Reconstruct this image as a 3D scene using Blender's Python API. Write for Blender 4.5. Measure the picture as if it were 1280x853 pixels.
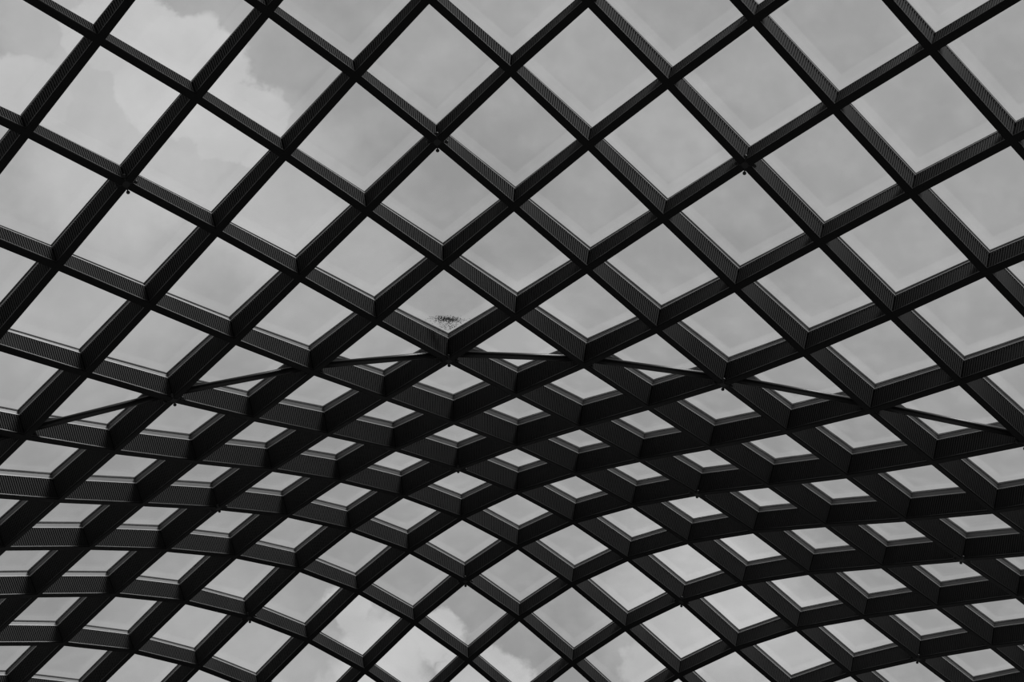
import bpy, math, random
from mathutils import Vector, Matrix

for o in list(bpy.data.objects):
    bpy.data.objects.remove(o, do_unlink=True)
scene = bpy.context.scene
COL = scene.collection

# ------------------------------------------------------------------ camera
S = 1.5                      # side of one square roof bay, metres
FOCAL = 2040.7               # focal length in pixels of a 1280 wide frame
PITCH, YAW, ROLL = 0.82391, -0.00012, -0.00252
EYE = Vector((3.4996 * S, -7.6752 * S, 1.6))

def camera_axes():
    cp, sp = math.cos(PITCH), math.sin(PITCH)
    f, r, u = Vector((0, cp, sp)), Vector((1, 0, 0)), Vector((0, -sp, cp))
    c, s = math.cos(ROLL), math.sin(ROLL)
    r, u = c * r + s * u, -s * r + c * u
    m = Matrix.Rotation(YAW, 3, 'Z')
    return m @ r, m @ u, m @ f

RIGHT, UP, FWD = camera_axes()
cam_data = bpy.data.cameras.new('camera')
cam_data.sensor_width = 36.0
cam_data.lens = FOCAL / 1280.0 * 36.0
cam_data.clip_end = 500.0
cam = bpy.data.objects.new('camera', cam_data)
COL.objects.link(cam)
cam.matrix_world = Matrix.Translation(EYE) @ Matrix((RIGHT, UP, -FWD)).transposed().to_4x4()
scene.camera = cam

def sky_dir(px, py):
    return (FWD + RIGHT * ((px - 640) / FOCAL) + UP * ((426.5 - py) / FOCAL)).normalized()

# ------------------------------------------------------------------ sky
def build_world():
    w = bpy.data.worlds.new('sky')
    scene.world = w
    w.use_nodes = True
    nt = w.node_tree
    N, L = nt.nodes, nt.links
    N.clear()
    out = N.new('ShaderNodeOutputWorld')
    bg = N.new('ShaderNodeBackground')
    bg.inputs['Strength'].default_value = 1.0
    L.new(bg.outputs[0], out.inputs[0])
    tc = N.new('ShaderNodeTexCoord')

    def math_node(op, a, b=None, clamp=False):
        m = N.new('ShaderNodeMath'); m.operation = op; m.use_clamp = clamp
        for i, x in enumerate((a, b)):
            if x is None:
                continue
            if isinstance(x, (int, float)):
                m.inputs[i].default_value = x
            else:
                L.new(x, m.inputs[i])
        return m.outputs[0]

    def noise(scale, detail, rough, vec=None):
        n = N.new('ShaderNodeTexNoise')
        n.inputs['Scale'].default_value = scale
        n.inputs['Detail'].default_value = detail
        n.inputs['Roughness'].default_value = rough
        L.new(vec if vec is not None else tc.outputs['Generated'], n.inputs['Vector'])
        return n

    # billowing displacement of the direction
    nz = noise(24.0, 7.0, 0.60)
    sub = N.new('ShaderNodeVectorMath'); sub.operation = 'SUBTRACT'
    L.new(nz.outputs['Color'], sub.inputs[0]); sub.inputs[1].default_value = (0.5, 0.5, 0.5)
    scl = N.new('ShaderNodeVectorMath'); scl.operation = 'SCALE'
    L.new(sub.outputs[0], scl.inputs[0]); scl.inputs['Scale'].default_value = 0.055
    add = N.new('ShaderNodeVectorMath'); add.operation = 'ADD'
    L.new(tc.outputs['Generated'], add.inputs[0]); L.new(scl.outputs[0], add.inputs[1])
    warped = add.outputs[0]

    def blob(px, py, r, soft, amount):
        d = N.new('ShaderNodeVectorMath'); d.operation = 'DISTANCE'
        L.new(warped, d.inputs[0]); d.inputs[1].default_value = sky_dir(px, py)
        mr = N.new('ShaderNodeMapRange'); mr.interpolation_type = 'SMOOTHSTEP'
        R = r / FOCAL
        L.new(d.outputs['Value'], mr.inputs['Value'])
        mr.inputs['From Min'].default_value = R * (1 + soft)
        mr.inputs['From Max'].default_value = R * (1 - soft)
        mr.inputs['To Min'].default_value = 0.0
        mr.inputs['To Max'].default_value = amount
        return mr.outputs[0]

    total = None
    for args in CLOUDS:
        b = blob(*args)
        total = b if total is None else math_node('MAXIMUM', total, b)
    # scattered broken cloud over the rest of the sky
    far = noise(3.2, 7.0, 0.58)
    mr = N.new('ShaderNodeMapRange'); mr.interpolation_type = 'SMOOTHSTEP'
    L.new(far.outputs['Fac'], mr.inputs['Value'])
    mr.inputs['From Min'].default_value = 0.50
    mr.inputs['From Max'].default_value = 0.70
    mr.inputs['To Max'].default_value = 0.45
    total = math_node('MAXIMUM', total, mr.outputs[0])
    # inner texture of the cloud
    tex = noise(20.0, 6.0, 0.6)
    t2 = math_node('ADD', math_node('MULTIPLY', tex.outputs['Fac'], 0.9), 0.52)
    cloud = math_node('MULTIPLY', total, t2)
    veil = noise(9.0, 6.0, 0.58)
    base = math_node('ADD', math_node('MULTIPLY', veil.outputs['Fac'], 0.26), SKY_BASE - 0.13)
    val = math_node('ADD', base, math_node('MULTIPLY', cloud, CLOUD_GAIN))
    comb = N.new('ShaderNodeCombineColor')
    for i in range(3):
        L.new(val, comb.inputs[i])
    L.new(comb.outputs[0], bg.inputs['Color'])

SKY_BASE, CLOUD_GAIN = 0.38, 0.25
CLOUDS = [  # where the cumulus in the photograph stands: pixel, radius, softness, density
    (225, 95, 82, .12, 1.0), (150, 40, 60, .14, .95), (290, 160, 62, .14, .95), (40, 118, 55, .2, .85), (210, 30, 30, .2, .9),
    (130, 135, 95, .3, .75), (225, 195, 95, .4, .75), (120, 220, 110, .5, .7), (330, 240, 110, .5, .65), (70, 340, 150, .6, .45), (420, 330, 120, .7, .3),
    (70, 20, 70, .5, .6),
    (546, 802, 40, .14, 1.0), (470, 845, 70, .25, .95), (428, 772, 32, .2, .85), (610, 858, 52, .14, .95),
    (828, 838, 46, .2, .8), (890, 745, 120, .6, .75), (1000, 800, 90, .6, .55), (290, 830, 120, .6, .5),
    (650, 425, 70, .7, .4), (1180, 90, 160, .9, .15),
]
build_world()

sun_data = bpy.data.lights.new('veiled_sun', 'SUN')
sun_data.energy = 3.2
sun_data.angle = math.radians(14)
sun = bpy.data.objects.new('veiled_sun', sun_data)
COL.objects.link(sun)
sun.rotation_euler = Vector((-0.46, 0.38, -0.80)).to_track_quat('-Z', 'Y').to_euler()
sun.location = (30, -30, 60)

vs = scene.view_settings
vs.view_transform = 'Standard'
vs.look = 'None'
vs.exposure = 0.0
vs.gamma = 1.0
vs.use_curve_mapping = False

# ------------------------------------------------------------------ materials
def principled(name, value, rough=0.5, metal=0.0, spec=0.5):
    m = bpy.data.materials.new(name)
    m.use_nodes = True
    b = m.node_tree.nodes['Principled BSDF']
    b.inputs['Base Color'].default_value = (value, value, value, 1)
    b.inputs['Roughness'].default_value = rough
    b.inputs['Metallic'].default_value = metal
    b.inputs['Specular IOR Level'].default_value = spec
    return m

def mottled(name, value, spread, scale, rough, spec=0.5, metal=0.0, bump=0.0):
    m = principled(name, value, rough, metal, spec)
    nt = m.node_tree
    b = nt.nodes['Principled BSDF']
    tc = nt.nodes.new('ShaderNodeTexCoord')
    nz = nt.nodes.new('ShaderNodeTexNoise')
    nz.inputs['Scale'].default_value = scale
    nz.inputs['Detail'].default_value = 4.0
    nt.links.new(tc.outputs['Object'], nz.inputs['Vector'])
    mr = nt.nodes.new('ShaderNodeMapRange')
    mr.inputs['To Min'].default_value = value * (1 - spread)
    mr.inputs['To Max'].default_value = value * (1 + spread)
    nt.links.new(nz.outputs['Fac'], mr.inputs['Value'])
    cc = nt.nodes.new('ShaderNodeCombineColor')
    for i in range(3):
        nt.links.new(mr.outputs[0], cc.inputs[i])
    nt.links.new(cc.outputs[0], b.inputs['Base Color'])
    if bump:
        bp = nt.nodes.new('ShaderNodeBump')
        bp.inputs['Strength'].default_value = bump
        nt.links.new(nz.outputs['Fac'], bp.inputs['Height'])
        nt.links.new(bp.outputs[0], b.inputs['Normal'])
    return m

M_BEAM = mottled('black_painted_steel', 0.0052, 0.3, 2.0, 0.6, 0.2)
M_RIB = mottled('charcoal_ribbed_metal', 0.027, 0.2, 3.0, 0.7, 0.1)
M_BAND = mottled('dark_grey_frame_metal', 0.08, 0.2, 2.0, 0.45, 0.5)
M_TRIM = mottled('light_grey_trim_metal', 0.42, 0.1, 2.0, 0.4, 0.5)
M_EDGE = mottled('edge_glint_metal', 0.03, 0.3, 4.0, 0.4, 0.5)  # lighter tone puts the sunlit line of the flange edge into colour
M_GASKET = mottled('black_rubber', 0.008, 0.3, 6.0, 0.8, 0.2)
M_TUBE = mottled('dark_tube_paint', 0.012, 0.2, 3.0, 0.42, 0.5)
M_SPRINK = mottled('black_iron', 0.01, 0.3, 20.0, 0.5, 0.4)
M_DEBRIS = mottled('dead_leaf', 0.07, 0.8, 9.0, 0.8, 0.2)
M_STONE = mottled('pale_granite', 0.22, 0.15, 0.8, 0.7, 0.3, bump=0.1)
M_WALL = mottled('grey_sandstone', 0.14, 0.2, 0.6, 0.85, 0.2, bump=0.2)

def glass_material():
    m = bpy.data.materials.new('roof_glass')
    m.use_nodes = True
    nt = m.node_tree
    N, L = nt.nodes, nt.links
    N.clear()
    out = N.new('ShaderNodeOutputMaterial')
    tr = N.new('ShaderNodeBsdfTransparent'); tr.inputs[0].default_value = (.93, .93, .93, 1)
    gl = N.new('ShaderNodeBsdfGlossy'); gl.inputs['Roughness'].default_value = 0.02
    gl.inputs['Color'].default_value = (.9, .9, .9, 1)
    lw = N.new('ShaderNodeLayerWeight'); lw.inputs['Blend'].default_value = 0.5
    pw = N.new('ShaderNodeMath'); pw.operation = 'POWER'; L.new(lw.outputs['Facing'], pw.inputs[0]); pw.inputs[1].default_value = 5.0
    fr = N.new('ShaderNodeMath'); fr.operation = 'MULTIPLY_ADD'; L.new(pw.outputs[0], fr.inputs[0])
    fr.inputs[1].default_value = 0.30; fr.inputs[2].default_value = 0.02
    mx = N.new('ShaderNodeMixShader')
    L.new(fr.outputs[0], mx.inputs[0]); L.new(tr.outputs[0], mx.inputs[1]); L.new(gl.outputs[0], mx.inputs[2])
    # slightly whiter translucent band round the border, and a faint film of dust
    uv = N.new('ShaderNodeUVMap')
    sp = N.new('ShaderNodeSeparateXYZ'); L.new(uv.outputs[0], sp.inputs[0])
    def mth(op, a, b):
        k = N.new('ShaderNodeMath'); k.operation = op
        for i, x in enumerate((a, b)):
            if isinstance(x, (int, float)): k.inputs[i].default_value = x
            else: L.new(x, k.inputs[i])
        return k.outputs[0]
    ex = mth('MINIMUM', sp.outputs[0], mth('SUBTRACT', 1.0, sp.outputs[0]))
    ey = mth('MINIMUM', sp.outputs[1], mth('SUBTRACT', 1.0, sp.outputs[1]))
    ed = mth('MINIMUM', ex, ey)
    mr = N.new('ShaderNodeMapRange')
    L.new(ed, mr.inputs['Value'])
    mr.inputs['From Min'].default_value = 0.115
    mr.inputs['From Max'].default_value = 0.13
    mr.inputs['To Min'].default_value = 0.022
    mr.inputs['To Max'].default_value = 0.0
    tc = N.new('ShaderNodeTexCoord')
    nz = N.new('ShaderNodeTexNoise'); nz.inputs['Scale'].default_value = 2.5; nz.inputs['Detail'].default_value = 6
    L.new(tc.outputs['Object'], nz.inputs['Vector'])
    dust = N.new('ShaderNodeMapRange')
    L.new(nz.outputs['Fac'], dust.inputs['Value'])
    dust.inputs['From Min'].default_value = 0.45; dust.inputs['From Max'].default_value = 0.8
    dust.inputs['To Max'].default_value = 0.03
    fac = mth('ADD', mr.outputs[0], dust.outputs[0])
    tl = N.new('ShaderNodeBsdfTranslucent'); tl.inputs[0].default_value = (.95, .95, .95, 1)
    mx2 = N.new('ShaderNodeMixShader')
    L.new(fac, mx2.inputs[0]); L.new(mx.outputs[0], mx2.inputs[1]); L.new(tl.outputs[0], mx2.inputs[2])
    L.new(mx2.outputs[0], out.inputs[0])
    return m

M_GLASS = glass_material()

# ------------------------------------------------------------------ helpers
def mesh_object(name, verts, faces, mat, parent=None, uvs=None, smooth=False):
    me = bpy.data.meshes.new(name)
    me.from_pydata([tuple(v) for v in verts], [], faces)
    me.materials.append(mat)
    if uvs is not None:
        lay = me.uv_layers.new(name='UVMap')
        for lp in me.loops:
            lay.data[lp.index].uv = uvs[lp.vertex_index]
    if smooth:
        for p in me.polygons:
            p.use_smooth = True
    me.update()
    o = bpy.data.objects.new(name, me)
    COL.objects.link(o)
    if parent is not None:
        o.parent = parent
    return o

def tag(o, label, cat=None, group=None, kind=None):
    o['label'] = label
    if cat: o['category'] = cat
    if group: o['group'] = group
    if kind: o['kind'] = kind
    return o

def empty(name, loc=(0, 0, 0)):
    o = bpy.data.objects.new(name, None)
    o.location = loc
    o.empty_display_size = 0.1
    COL.objects.link(o)
    return o

# ------------------------------------------------------------------ roof surface
# height of each crossing above the eye, in bays: rows are u = -3..18, columns v = -9..13
U0, V0 = -3, -9
HEIGHTS = [
    [14.60, 14.49, 14.34, 14.16, 13.93, 13.63, 13.24, 12.77, 12.23, 11.64, 11.03, 10.42, 9.85, 9.33, 8.88, 8.50, 8.17, 7.86, 7.57, 7.29, 7.03, 6.77, 6.52],
    [14.33, 14.23, 14.12, 13.97, 13.78, 13.53, 13.20, 12.80, 12.33, 11.82, 11.29, 10.76, 10.25, 9.80, 9.40, 9.06, 8.76, 8.48, 8.20, 7.94, 7.69, 7.44, 7.20],
    [14.03, 13.96, 13.88, 13.77, 13.63, 13.43, 13.16, 12.83, 12.42, 11.98, 11.52, 11.06, 10.63, 10.23, 9.89, 9.60, 9.33, 9.07, 8.82, 8.58, 8.33, 8.10, 7.87],
    [13.69, 13.65, 13.61, 13.55, 13.46, 13.32, 13.12, 12.85, 12.51, 12.13, 11.75, 11.35, 10.97, 10.64, 10.36, 10.12, 9.89, 9.66, 9.44, 9.20, 8.97, 8.75, 8.53],
    [13.30, 13.30, 13.30, 13.29, 13.25, 13.18, 13.05, 12.85, 12.58, 12.28, 11.94, 11.61, 11.30, 11.04, 10.83, 10.64, 10.46, 10.26, 10.05, 9.83, 9.61, 9.40, 9.20],
    [12.85, 12.90, 12.94, 12.98, 13.00, 12.99, 12.93, 12.81, 12.62, 12.37, 12.11, 11.85, 11.63, 11.45, 11.32, 11.19, 11.04, 10.86, 10.66, 10.45, 10.23, 10.03, 9.84],
    [12.33, 12.44, 12.53, 12.62, 12.69, 12.73, 12.74, 12.70, 12.58, 12.42, 12.26, 12.10, 11.98, 11.91, 11.85, 11.77, 11.64, 11.46, 11.26, 11.05, 10.83, 10.64, 10.47],
    [11.78, 11.94, 12.08, 12.21, 12.33, 12.42, 12.49, 12.52, 12.49, 12.45, 12.40, 12.38, 12.39, 12.42, 12.42, 12.37, 12.23, 12.05, 11.83, 11.60, 11.38, 11.18, 11.02],
    [11.21, 11.43, 11.62, 11.80, 11.95, 12.09, 12.21, 12.30, 12.38, 12.46, 12.56, 12.70, 12.84, 12.95, 12.98, 12.93, 12.80, 12.58, 12.33, 12.08, 11.84, 11.64, 11.48],
    [10.66, 10.93, 11.18, 11.40, 11.60, 11.77, 11.93, 12.09, 12.26, 12.48, 12.75, 13.02, 13.27, 13.42, 13.48, 13.41, 13.24, 12.98, 12.71, 12.43, 12.18, 11.96, 11.79],
    [10.14, 10.46, 10.75, 11.02, 11.26, 11.49, 11.68, 11.91, 12.19, 12.55, 12.94, 13.31, 13.61, 13.80, 13.85, 13.77, 13.53, 13.24, 12.94, 12.64, 12.37, 12.13, 11.95],
    [9.67, 10.04, 10.37, 10.68, 10.95, 11.22, 11.49, 11.79, 12.18, 12.62, 13.09, 13.52, 13.86, 14.05, 14.08, 13.96, 13.68, 13.36, 13.03, 12.71, 12.42, 12.16, 11.95],
    [9.28, 9.69, 10.06, 10.39, 10.71, 11.01, 11.33, 11.73, 12.18, 12.68, 13.19, 13.63, 13.97, 14.15, 14.14, 13.98, 13.68, 13.34, 12.99, 12.65, 12.34, 12.05, 11.80],
    [8.98, 9.42, 9.81, 10.18, 10.53, 10.88, 11.25, 11.66, 12.16, 12.69, 13.20, 13.63, 13.94, 14.08, 14.05, 13.85, 13.55, 13.20, 12.84, 12.48, 12.14, 11.83, 11.54],
    [8.77, 9.23, 9.65, 10.05, 10.43, 10.82, 11.22, 11.68, 12.16, 12.64, 13.12, 13.52, 13.78, 13.87, 13.80, 13.61, 13.32, 12.96, 12.59, 12.22, 11.86, 11.51, 11.19],
    [8.65, 9.12, 9.56, 9.97, 10.38, 10.80, 11.23, 11.69, 12.18, 12.58, 12.97, 13.32, 13.52, 13.59, 13.51, 13.31, 13.01, 12.66, 12.28, 11.90, 11.52, 11.14, 10.78],
    [8.58, 9.06, 9.50, 9.94, 10.36, 10.79, 11.24, 11.68, 12.11, 12.50, 12.83, 13.10, 13.27, 13.30, 13.20, 12.99, 12.69, 12.33, 11.95, 11.55, 11.14, 10.74, 10.35],
    [8.55, 9.02, 9.48, 9.92, 10.35, 10.79, 11.22, 11.65, 12.05, 12.40, 12.69, 12.90, 13.03, 13.03, 12.91, 12.68, 12.37, 12.00, 11.60, 11.18, 10.76, 10.33, 9.91],
    [8.54, 9.01, 9.47, 9.91, 10.35, 10.78, 11.20, 11.61, 11.98, 12.30, 12.55, 12.73, 12.81, 12.78, 12.63, 12.39, 12.06, 11.67, 11.26, 10.82, 10.38, 9.93, 9.47],
    [8.54, 9.01, 9.47, 9.91, 10.35, 10.77, 11.19, 11.58, 11.93, 12.22, 12.44, 12.58, 12.63, 12.57, 12.39, 12.12, 11.77, 11.37, 10.93, 10.47, 10.00, 9.53, 9.06],
    [8.56, 9.03, 9.48, 9.92, 10.36, 10.78, 11.18, 11.56, 11.89, 12.16, 12.36, 12.47, 12.49, 12.39, 12.19, 11.89, 11.51, 11.07, 10.61, 10.13, 9.64, 9.15, 8.65],
    [8.58, 9.05, 9.50, 9.95, 10.38, 10.80, 11.20, 11.57, 11.89, 12.14, 12.32, 12.40, 12.39, 12.26, 12.02, 11.68, 11.27, 10.80, 10.30, 9.79, 9.28, 8.77, 8.26],
]
NU, NV = len(HEIGHTS), len(HEIGHTS[0])

def drift(u, v):
    """how far the plan of the lattice drifts sideways from a strict square grid, in bays"""
    s = min(max((u + v) / 10 - .6, -.8), 1.0)
    d = min(max((u - v) / 10, -.6, ), 1.35)
    return -.0310 * d * d + .1310 * d ** 3 + .0850 * s * d + .0033 * s * d * d - .1182 * s * s + .1001 * s * s * d + .0888 * s ** 3

def node(u, v):
    return Vector(((u - v) * S * math.sqrt(.5) + drift(u, v) * S, (u + v) * S * math.sqrt(.5), EYE.z + HEIGHTS[u - U0][v - V0] * S))

def has(u, v):
    return 0 <= u - U0 < NU and 0 <= v - V0 < NV

FRAMES = {}
def frame(u, v):
    k = (u, v)
    if k not in FRAMES:
        a = node(u + 1 if has(u + 1, v) else u, v) - node(u - 1 if has(u - 1, v) else u, v)
        b = node(u, v + 1 if has(u, v + 1) else v) - node(u, v - 1 if has(u, v - 1) else v)
        n = a.cross(b).normalized()
        FRAMES[k] = (node(u, v), a.normalized(), b.normalized(), n)
    return FRAMES[k]

def corner(u, v, su, sv, d):
    """point beside the crossing (u, v): su, sv across the beams and d up from the soffit, in bays"""
    p, eu, ev, n = frame(u, v)
    return p + (eu * su + ev * sv + n * d) * S

def to_px(p):
    q = p - EYE
    z = q.dot(FWD)
    if z < 1:
        return (-9999, -9999)
    return (640 + FOCAL * q.dot(RIGHT) / z, 426.5 - FOCAL * q.dot(UP) / z)

def near_view(p, m):
    x, y = to_px(p)
    return -m < x < 1280 + m and -m < y < 853 + m

CELLS = []
for u in range(U0, U0 + NU - 1):
    for v in range(V0, V0 + NV - 1):
        if any(near_view(node(u + i, v + j), 230) for i in (0, 1) for j in (0, 1)):
            CELLS.append((u, v))
CELLSET = set(CELLS)
EDGES_U = {}   # beam of constant v : set of u with a segment u -> u+1
EDGES_V = {}   # beam of constant u : set of v with a segment v -> v+1
for (u, v) in CELLS:
    for j in (0, 1):
        EDGES_U.setdefault(v + j, set()).add(u)
        EDGES_V.setdefault(u + j, set()).add(v)

# ------------------------------------------------------------------ floor and walls of the court below
xs = [node(u, v).x for u, v in CELLS]; ys = [node(u, v).y for u, v in CELLS]
X0, X1, Y0, Y1 = min(xs) - 6, max(xs) + 6, min(ys + [EYE.y]) - 10, max(ys) + 8

def box_data(x0, x1, y0, y1, z0, z1):
    v = [(x, y, z) for z in (z0, z1) for y in (y0, y1) for x in (x0, x1)]
    f = [(0, 2, 3, 1), (4, 5, 7, 6), (0, 1, 5, 4), (2, 6, 7, 3), (0, 4, 6, 2), (1, 3, 7, 5)]
    return v, f

tag(mesh_object('floor', *box_data(X0, X1, Y0, Y1, -0.3, 0), M_STONE),
    'pale granite floor of the court below the roof', kind='structure')
WALL_H = 17.0
for nm, b in (('wall_left', (X0 - .5, X0, Y0, Y1)), ('wall_right', (X1, X1 + .5, Y0, Y1)),
              ('wall_back', (X0 - .5, X1 + .5, Y1, Y1 + .5)), ('wall_near', (X0 - .5, X1 + .5, Y0 - .5, Y0))):
    tag(mesh_object(nm, *box_data(*b, -0.3, WALL_H), M_WALL), 'grey sandstone wall enclosing the court', kind='structure')

# ------------------------------------------------------------------ the roof
ceiling = tag(empty('ceiling', node(5, 1)), 'dark steel lattice roof of square glass panes, swelling in a vault', kind='structure')
ORG = node(5, 1)

A_FL, A_RIB, A_CORE = 0.038, 0.031, 0.016
D_FL, D_RIB0, D_RIB1, D_TRIM, D_GLASS, D_TOP = 0.017, 0.024, 0.263, 0.271, 0.340, 0.364
A_TOP = 0.003
HALF = [(A_FL - .006, 0), (A_FL, .005), (A_FL, D_FL), (A_CORE + .004, D_FL + .003), (A_CORE, D_FL + .008),
        (A_CORE, D_RIB1), (A_TOP, D_RIB1 + .003), (A_TOP, D_GLASS + .016), (.007, D_GLASS + .016), (.007, D_TOP)]
PROFILE = [(-s, d) for s, d in HALF[:1]] + HALF + [(-s, d) for s, d in HALF[:0:-1]]

def runs(s):
    s = sorted(s); out = []
    for k in s:
        if out and out[-1][-1] == k:
            out[-1].append(k + 1)
        else:
            out.append([k, k + 1])
    return out

BEAM_OF = {}
def make_beam(along_u, fixed, ks):
    verts, faces = [], []
    m = len(PROFILE)
    for i, k in enumerate(ks):
        for (s, d) in PROFILE:
            p = corner(k, fixed, 0, s, d) if along_u else corner(fixed, k, s, 0, d)
            verts.append(p - ORG)
        if i:
            a, b = (i - 1) * m, i * m
            for j in range(m):
                q = (a + j, a + (j + 1) % m, b + (j + 1) % m, b + j)
                faces.append(q if along_u else q[::-1])
    e = (len(ks) - 1) * m
    faces.append(tuple(range(m))[::-1] if along_u else tuple(range(m)))
    faces.append(tuple(range(e, e + m)) if along_u else tuple(range(e, e + m))[::-1])
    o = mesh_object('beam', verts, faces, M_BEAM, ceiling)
    for side in (-1, 1):      # thin lighter strip standing in for sun glint on the bottom flange's upper edge
        sv, sf = [], []
        prof = [(A_FL - .004, D_FL - .006), (A_FL + .0012, D_FL - .006), (A_FL + .0012, D_FL + .001), (A_FL - .004, D_FL + .001)]
        for i, k in enumerate(ks):
            for (s, d) in prof:
                sv.append((corner(k, fixed, 0, side * s, d) if along_u else corner(fixed, k, side * s, 0, d)) - ORG)
            if i:
                for j in range(4):
                    q = (i * 4 - 4 + j, i * 4 - 4 + (j + 1) % 4, i * 4 + (j + 1) % 4, i * 4 + j)
                    sf.append(q if (along_u == (side > 0)) else q[::-1])
        mesh_object('edge_glint_strip', sv, sf, M_EDGE, o)
    for k in ks[:-1]:
        BEAM_OF[(along_u, fixed, k)] = o

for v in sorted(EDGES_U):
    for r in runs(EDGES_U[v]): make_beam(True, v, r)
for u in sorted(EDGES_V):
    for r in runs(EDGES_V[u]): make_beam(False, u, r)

# ribbed sound-absorbing panels on both flanks of every beam
RIBS = 36
def panel_data(along_u, fixed, k, side):
    def c(kk, sa, a, d):
        return corner(kk, fixed, sa, side * a, d) if along_u else corner(fixed, kk, side * a, sa, d)
    verts, faces = [], []
    lo, hi = A_RIB - .012, A_RIB + .002
    ends = {}
    for a in (lo, hi):
        for d in (D_RIB0, D_RIB1):
            ends[(a, d)] = (c(k, a, a, d) - ORG, c(k + 1, -a, a, d) - ORG)
    ts = []
    for i in range(RIBS):
        t = i / RIBS; w = 1.0 / RIBS
        ts += [(t, hi), (t + .52 * w, hi), (t + .56 * w, lo), (t + .96 * w, lo)]
    ts.append((1.0, hi))
    for t, a in ts:
        for d in (D_RIB0, D_RIB1):
            p, q = ends[(a, d)]
            verts.append(p.lerp(q, t))
    flip = (side > 0) == along_u
    for i in range(len(ts) - 1):
        q = (2 * i, 2 * i + 2, 2 * i + 3, 2 * i + 1)
        faces.append(q[::-1] if flip else q)
    return verts, faces

rest_v, rest_f = [], []
n_panel = 0
for key in sorted(BEAM_OF, key=str):
    along_u, fixed, k = key
    for side in (-1, 1):
        vv, ff = panel_data(along_u, fixed, k, side)
        mid = (corner(k, fixed, 0, 0, .15) + corner(k + 1, fixed, 0, 0, .15)) / 2 if along_u else \
              (corner(fixed, k, 0, 0, .15) + corner(fixed, k + 1, 0, 0, .15)) / 2
        if side < 0 and near_view(mid, 70) and n_panel < 300:
            mesh_object('acoustic_panel', vv, ff, M_RIB, BEAM_OF[key]); n_panel += 1
        else:
            b = len(rest_v)
            rest_v += vv
            rest_f += [tuple(x + b for x in q) for q in ff]
o = mesh_object('acoustic_panel', rest_v, rest_f, M_RIB, ceiling)
o['kind'] = 'stuff'
o['label'] = 'ribbed panels on the turned-away flanks of the beams'

# glass panes, each with its dark frame, light trim and gasket
QUAD = ((0, 0), (1, 0), (1, 1), (0, 1))
def loop_pts(u, v, a, d):
    return [corner(u + i, v + j, a * (1 - 2 * i), a * (1 - 2 * j), d) - ORG for i, j in QUAD]

def ring(u, v, a_out, a_in, d0, d1):
    vs_ = loop_pts(u, v, a_out, d0) + loop_pts(u, v, a_in, d0) + loop_pts(u, v, a_in, d1) + loop_pts(u, v, a_out, d1)
    fs = []
    for k in range(4):
        n = (k + 1) % 4
        for r in range(4):
            s = (r + 1) % 4
            fs.append((r * 4 + k, s * 4 + k, s * 4 + n, r * 4 + n))
    return vs_, fs

def pane_data(u, v):
    n = 4
    a = 0.0038
    verts, uvs, faces = [], [], []
    for d in (D_GLASS, D_GLASS + .014):
        c = loop_pts(u, v, a, d)
        for i in range(n + 1):
            for j in range(n + 1):
                s, t = i / n, j / n
                verts.append(c[0].lerp(c[1], s).lerp(c[3].lerp(c[2], s), t)); uvs.append((s, t))
    m = (n + 1) ** 2
    idx = lambda i, j, l=0: l * m + i * (n + 1) + j
    for i in range(n):
        for j in range(n):
            q = (idx(i, j), idx(i, j + 1), idx(i + 1, j + 1), idx(i + 1, j))
            faces.append(q); faces.append(tuple(x + m for x in q[::-1]))
    for i in range(n):
        for a_, b_ in (((i, 0), (i + 1, 0)), ((i + 1, n), (i, n)), ((0, i + 1), (0, i)), ((n, i), (n, i + 1))):
            faces.append((idx(*a_), idx(*b_), idx(*b_, 1), idx(*a_, 1)))
    return verts, faces, uvs

for (u, v) in CELLS:
    vv, ff, uv = pane_data(u, v)
    pane = mesh_object('glass_pane', vv, ff, M_GLASS, ceiling, uv, smooth=False)
    mesh_object('pane_frame', *ring(u, v, A_TOP - .001, .0072, D_TRIM - .001, D_GLASS - .003), M_BAND, pane)
    mesh_object('pane_trim', *ring(u, v, A_TOP - .001, A_RIB + .005, D_RIB1 - .001, D_TRIM), M_TRIM, pane)
    mesh_object('gasket', *ring(u, v, A_TOP - .001, .0090, D_GLASS - .004, D_GLASS + .001), M_GASKET, pane)

# ------------------------------------------------------------------ the tube that crosses the vault
def cyl(p, q, r, n=16, cap=True):
    ax = (q - p).normalized()
    a = ax.orthogonal().normalized(); b = ax.cross(a)
    vs_ = [c + (a * math.cos(2 * math.pi * i / n) + b * math.sin(2 * math.pi * i / n)) * r for c in (p, q) for i in range(n)]
    fs = [(i, (i + 1) % n, n + (i + 1) % n, n + i) for i in range(n)]
    if cap:
        fs += [tuple(range(n))[::-1], tuple(range(n, 2 * n))]
    return vs_, fs

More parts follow.
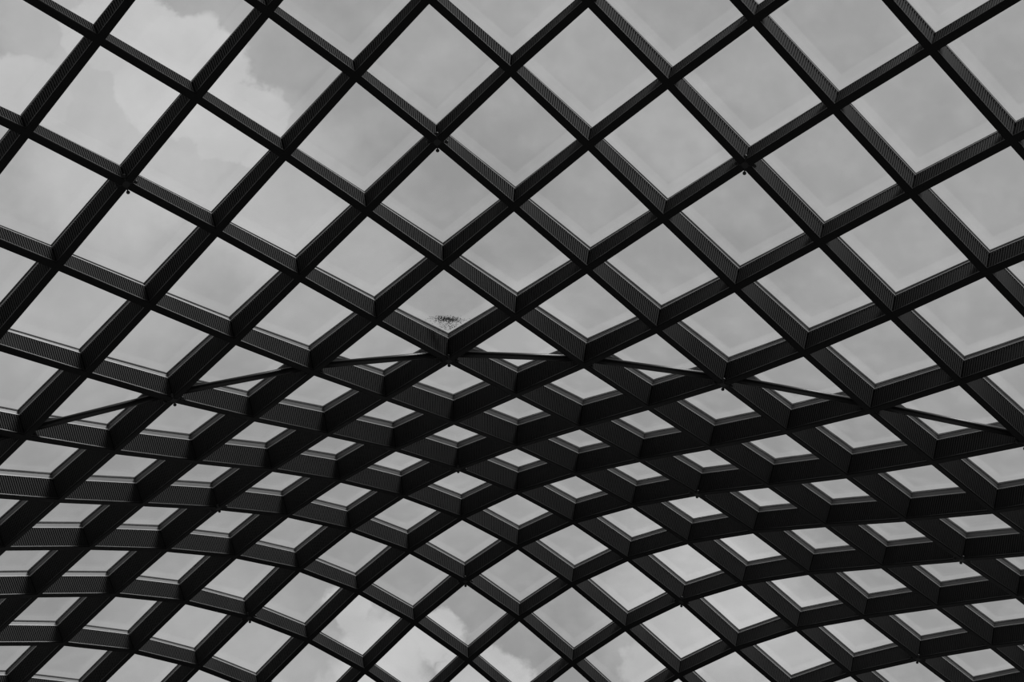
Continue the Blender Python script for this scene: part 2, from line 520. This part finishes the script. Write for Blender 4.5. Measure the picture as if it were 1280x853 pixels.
D_TUBE, R_TUBE = 0.098, 0.036
tube_nodes = [(u, 6 - u) for u in range(U0, U0 + NU) if has(u, 6 - u) and near_view(node(u, 6 - u), 230)]
tube = tag(empty('steel_tube', corner(*tube_nodes[0], 0, 0, D_TUBE)),
           'slender dark steel tube crossing the vault from crossing to crossing', 'tube')
T0 = tube.location.copy()
for (ua, va), (ub, vb) in zip(tube_nodes, tube_nodes[1:]):
    p, q = corner(ua, va, 0, 0, D_TUBE) - T0, corner(ub, vb, 0, 0, D_TUBE) - T0
    ax = (q - p).normalized()
    vv, ff = cyl(p - ax * .004, q + ax * .004, R_TUBE * S)
    seg = mesh_object('tube_segment', vv, ff, M_TUBE, tube, smooth=True)
    for sgn, base, uu, ww in ((1, p, ua, va), (-1, q, ub, vb)):
        n = frame(uu, ww)[3]
        lat = ax.cross(n).normalized() * (.007 * S)
        e = ax * sgn
        tri = [base + e * (.10 * S) + n * (.02 * S), base + e * (.37 * S) + n * (.034 * S), base + e * (.10 * S) + n * (.13 * S)]
        gv = [x + lat for x in tri] + [x - lat for x in tri]
        mesh_object('bracket', gv, [(0, 1, 2), (5, 4, 3), (0, 3, 4, 1), (1, 4, 5, 2), (2, 5, 3, 0)], M_TUBE, seg)

# ------------------------------------------------------------------ little black fittings in the corners of some crossings
def lathe(profile, n=14):
    vs_, fs = [], []
    for r, z in profile:
        for i in range(n):
            t = 2 * math.pi * i / n
            vs_.append(Vector((r * math.cos(t), r * math.sin(t), z)))
    for k in range(len(profile) - 1):
        for i in range(n):
            fs.append((k * n + i, k * n + (i + 1) % n, (k + 1) * n + (i + 1) % n, (k + 1) * n + i))
    fs.append(tuple(range(n))[::-1]); fs.append(tuple(range((len(profile) - 1) * n, len(profile) * n)))
    return vs_, fs

def shared(name, vv, ff, mat, smooth=True):
    me = bpy.data.meshes.new(name)
    me.from_pydata([tuple(x) for x in vv], [], ff)
    me.materials.append(mat)
    for p in me.polygons: p.use_smooth = smooth
    return me

REACH = 0.063 * S * math.sqrt(2)
ball = [(.002, -.027)] + [(.027 * math.sin(t), -.027 * math.cos(t)) for t in (.4, .8, 1.2, 1.57, 2.0, 2.4, 2.8)] + [(.002, .027)]
ME_KNOB = shared('knob', *lathe(ball), M_SPRINK)
ME_ARM = shared('arm', *cyl(Vector((.02, 0, 0)), Vector((REACH, 0, 0)), .011, 10), M_SPRINK)
ME_HUB = shared('hub', *lathe([(.05, -.012), (.05, .02)]), M_SPRINK, False)
for u in range(U0, U0 + NU):
    for v in range(V0, V0 + NV):
        if u % 2 == 1 and (u + v) % 4 == 2 and near_view(node(u, v), 40):
            p, eu, ev, n = frame(u, v)
            e = empty('ceiling_fitting', corner(u, v, 0, 0, .006))
            e.rotation_euler = Matrix((eu, n.cross(eu), n)).transposed().to_euler()
            row = (u + v - 6) // 4
            what, where = {0: ('at a crossing the steel tube passes through', 'fittings along the tube'),
                           -1: ('on the leaf-litter side of the tube, first row away', 'fittings on the leaf-litter side of the tube'),
                           1: ('on the tube side without leaf litter, first row away', 'fittings in the first row beyond the tube'),
                           2: ('on the tube side without leaf litter, second row away', 'fittings in the second row beyond the tube'),
                           }.get(row, ('%d rows from the tube' % abs(row), 'fittings %d rows off' % row))
            tag(e, 'small black knobbed fitting ' + what, 'fitting', where)
            c = bpy.data.objects.new('hub', ME_HUB); COL.objects.link(c); c.parent = e
            for k in range(4):
                m = Matrix.Rotation(math.pi / 4 + k * math.pi / 2, 4, 'Z')
                arm = bpy.data.objects.new('arm', ME_ARM); COL.objects.link(arm); arm.parent = e
                arm.matrix_local = m
                kb = bpy.data.objects.new('knob', ME_KNOB); COL.objects.link(kb); kb.parent = arm
                kb.location = (REACH, 0, 0)

# ------------------------------------------------------------------ dead leaves washed into the corner of one pane
random.seed(4)
cc = loop_pts(4, 0, .012, D_GLASS + .0145)
nrm = frame(4, 0)[3]
vv, ff = [], []
def on_pane(s, t):
    return cc[0].lerp(cc[1], s).lerp(cc[3].lerp(cc[2], s), t)
for i in range(800):
    w = random.gauss(0, .06)
    if i < 520:
        r = .175 - w * .12 + random.gauss(0, .018)
    else:
        r = random.uniform(.03, .18)
    s, t = 1 - r + w, 1 - r - w
    if not (0 < s < .985 and 0 < t < .985):
        continue
    p = on_pane(s, t) + nrm * (S * random.uniform(.002, .022))
    L_ = S * random.uniform(.004, .010); a = random.uniform(0, 6.28)
    e1 = (cc[1] - cc[0]).normalized() * math.cos(a) + (cc[3] - cc[0]).normalized() * math.sin(a) + nrm * random.uniform(-.5, .5)
    e2 = nrm.cross(e1).normalized() * (L_ * .4)
    b = len(vv)
    vv += [p - e1 * L_, p + e2, p + e1 * L_, p - e2, p + nrm * .004]
    ff += [(b, b + 1, b + 4), (b + 1, b + 2, b + 4), (b + 2, b + 3, b + 4), (b + 3, b, b + 4), (b + 3, b + 2, b + 1, b)]
leaf = mesh_object('leaf_litter', vv, ff, M_DEBRIS)
leaf.location = ORG
tag(leaf, 'dark leaf litter washed into the lower corner of a glass pane', 'leaf litter', kind='stuff')
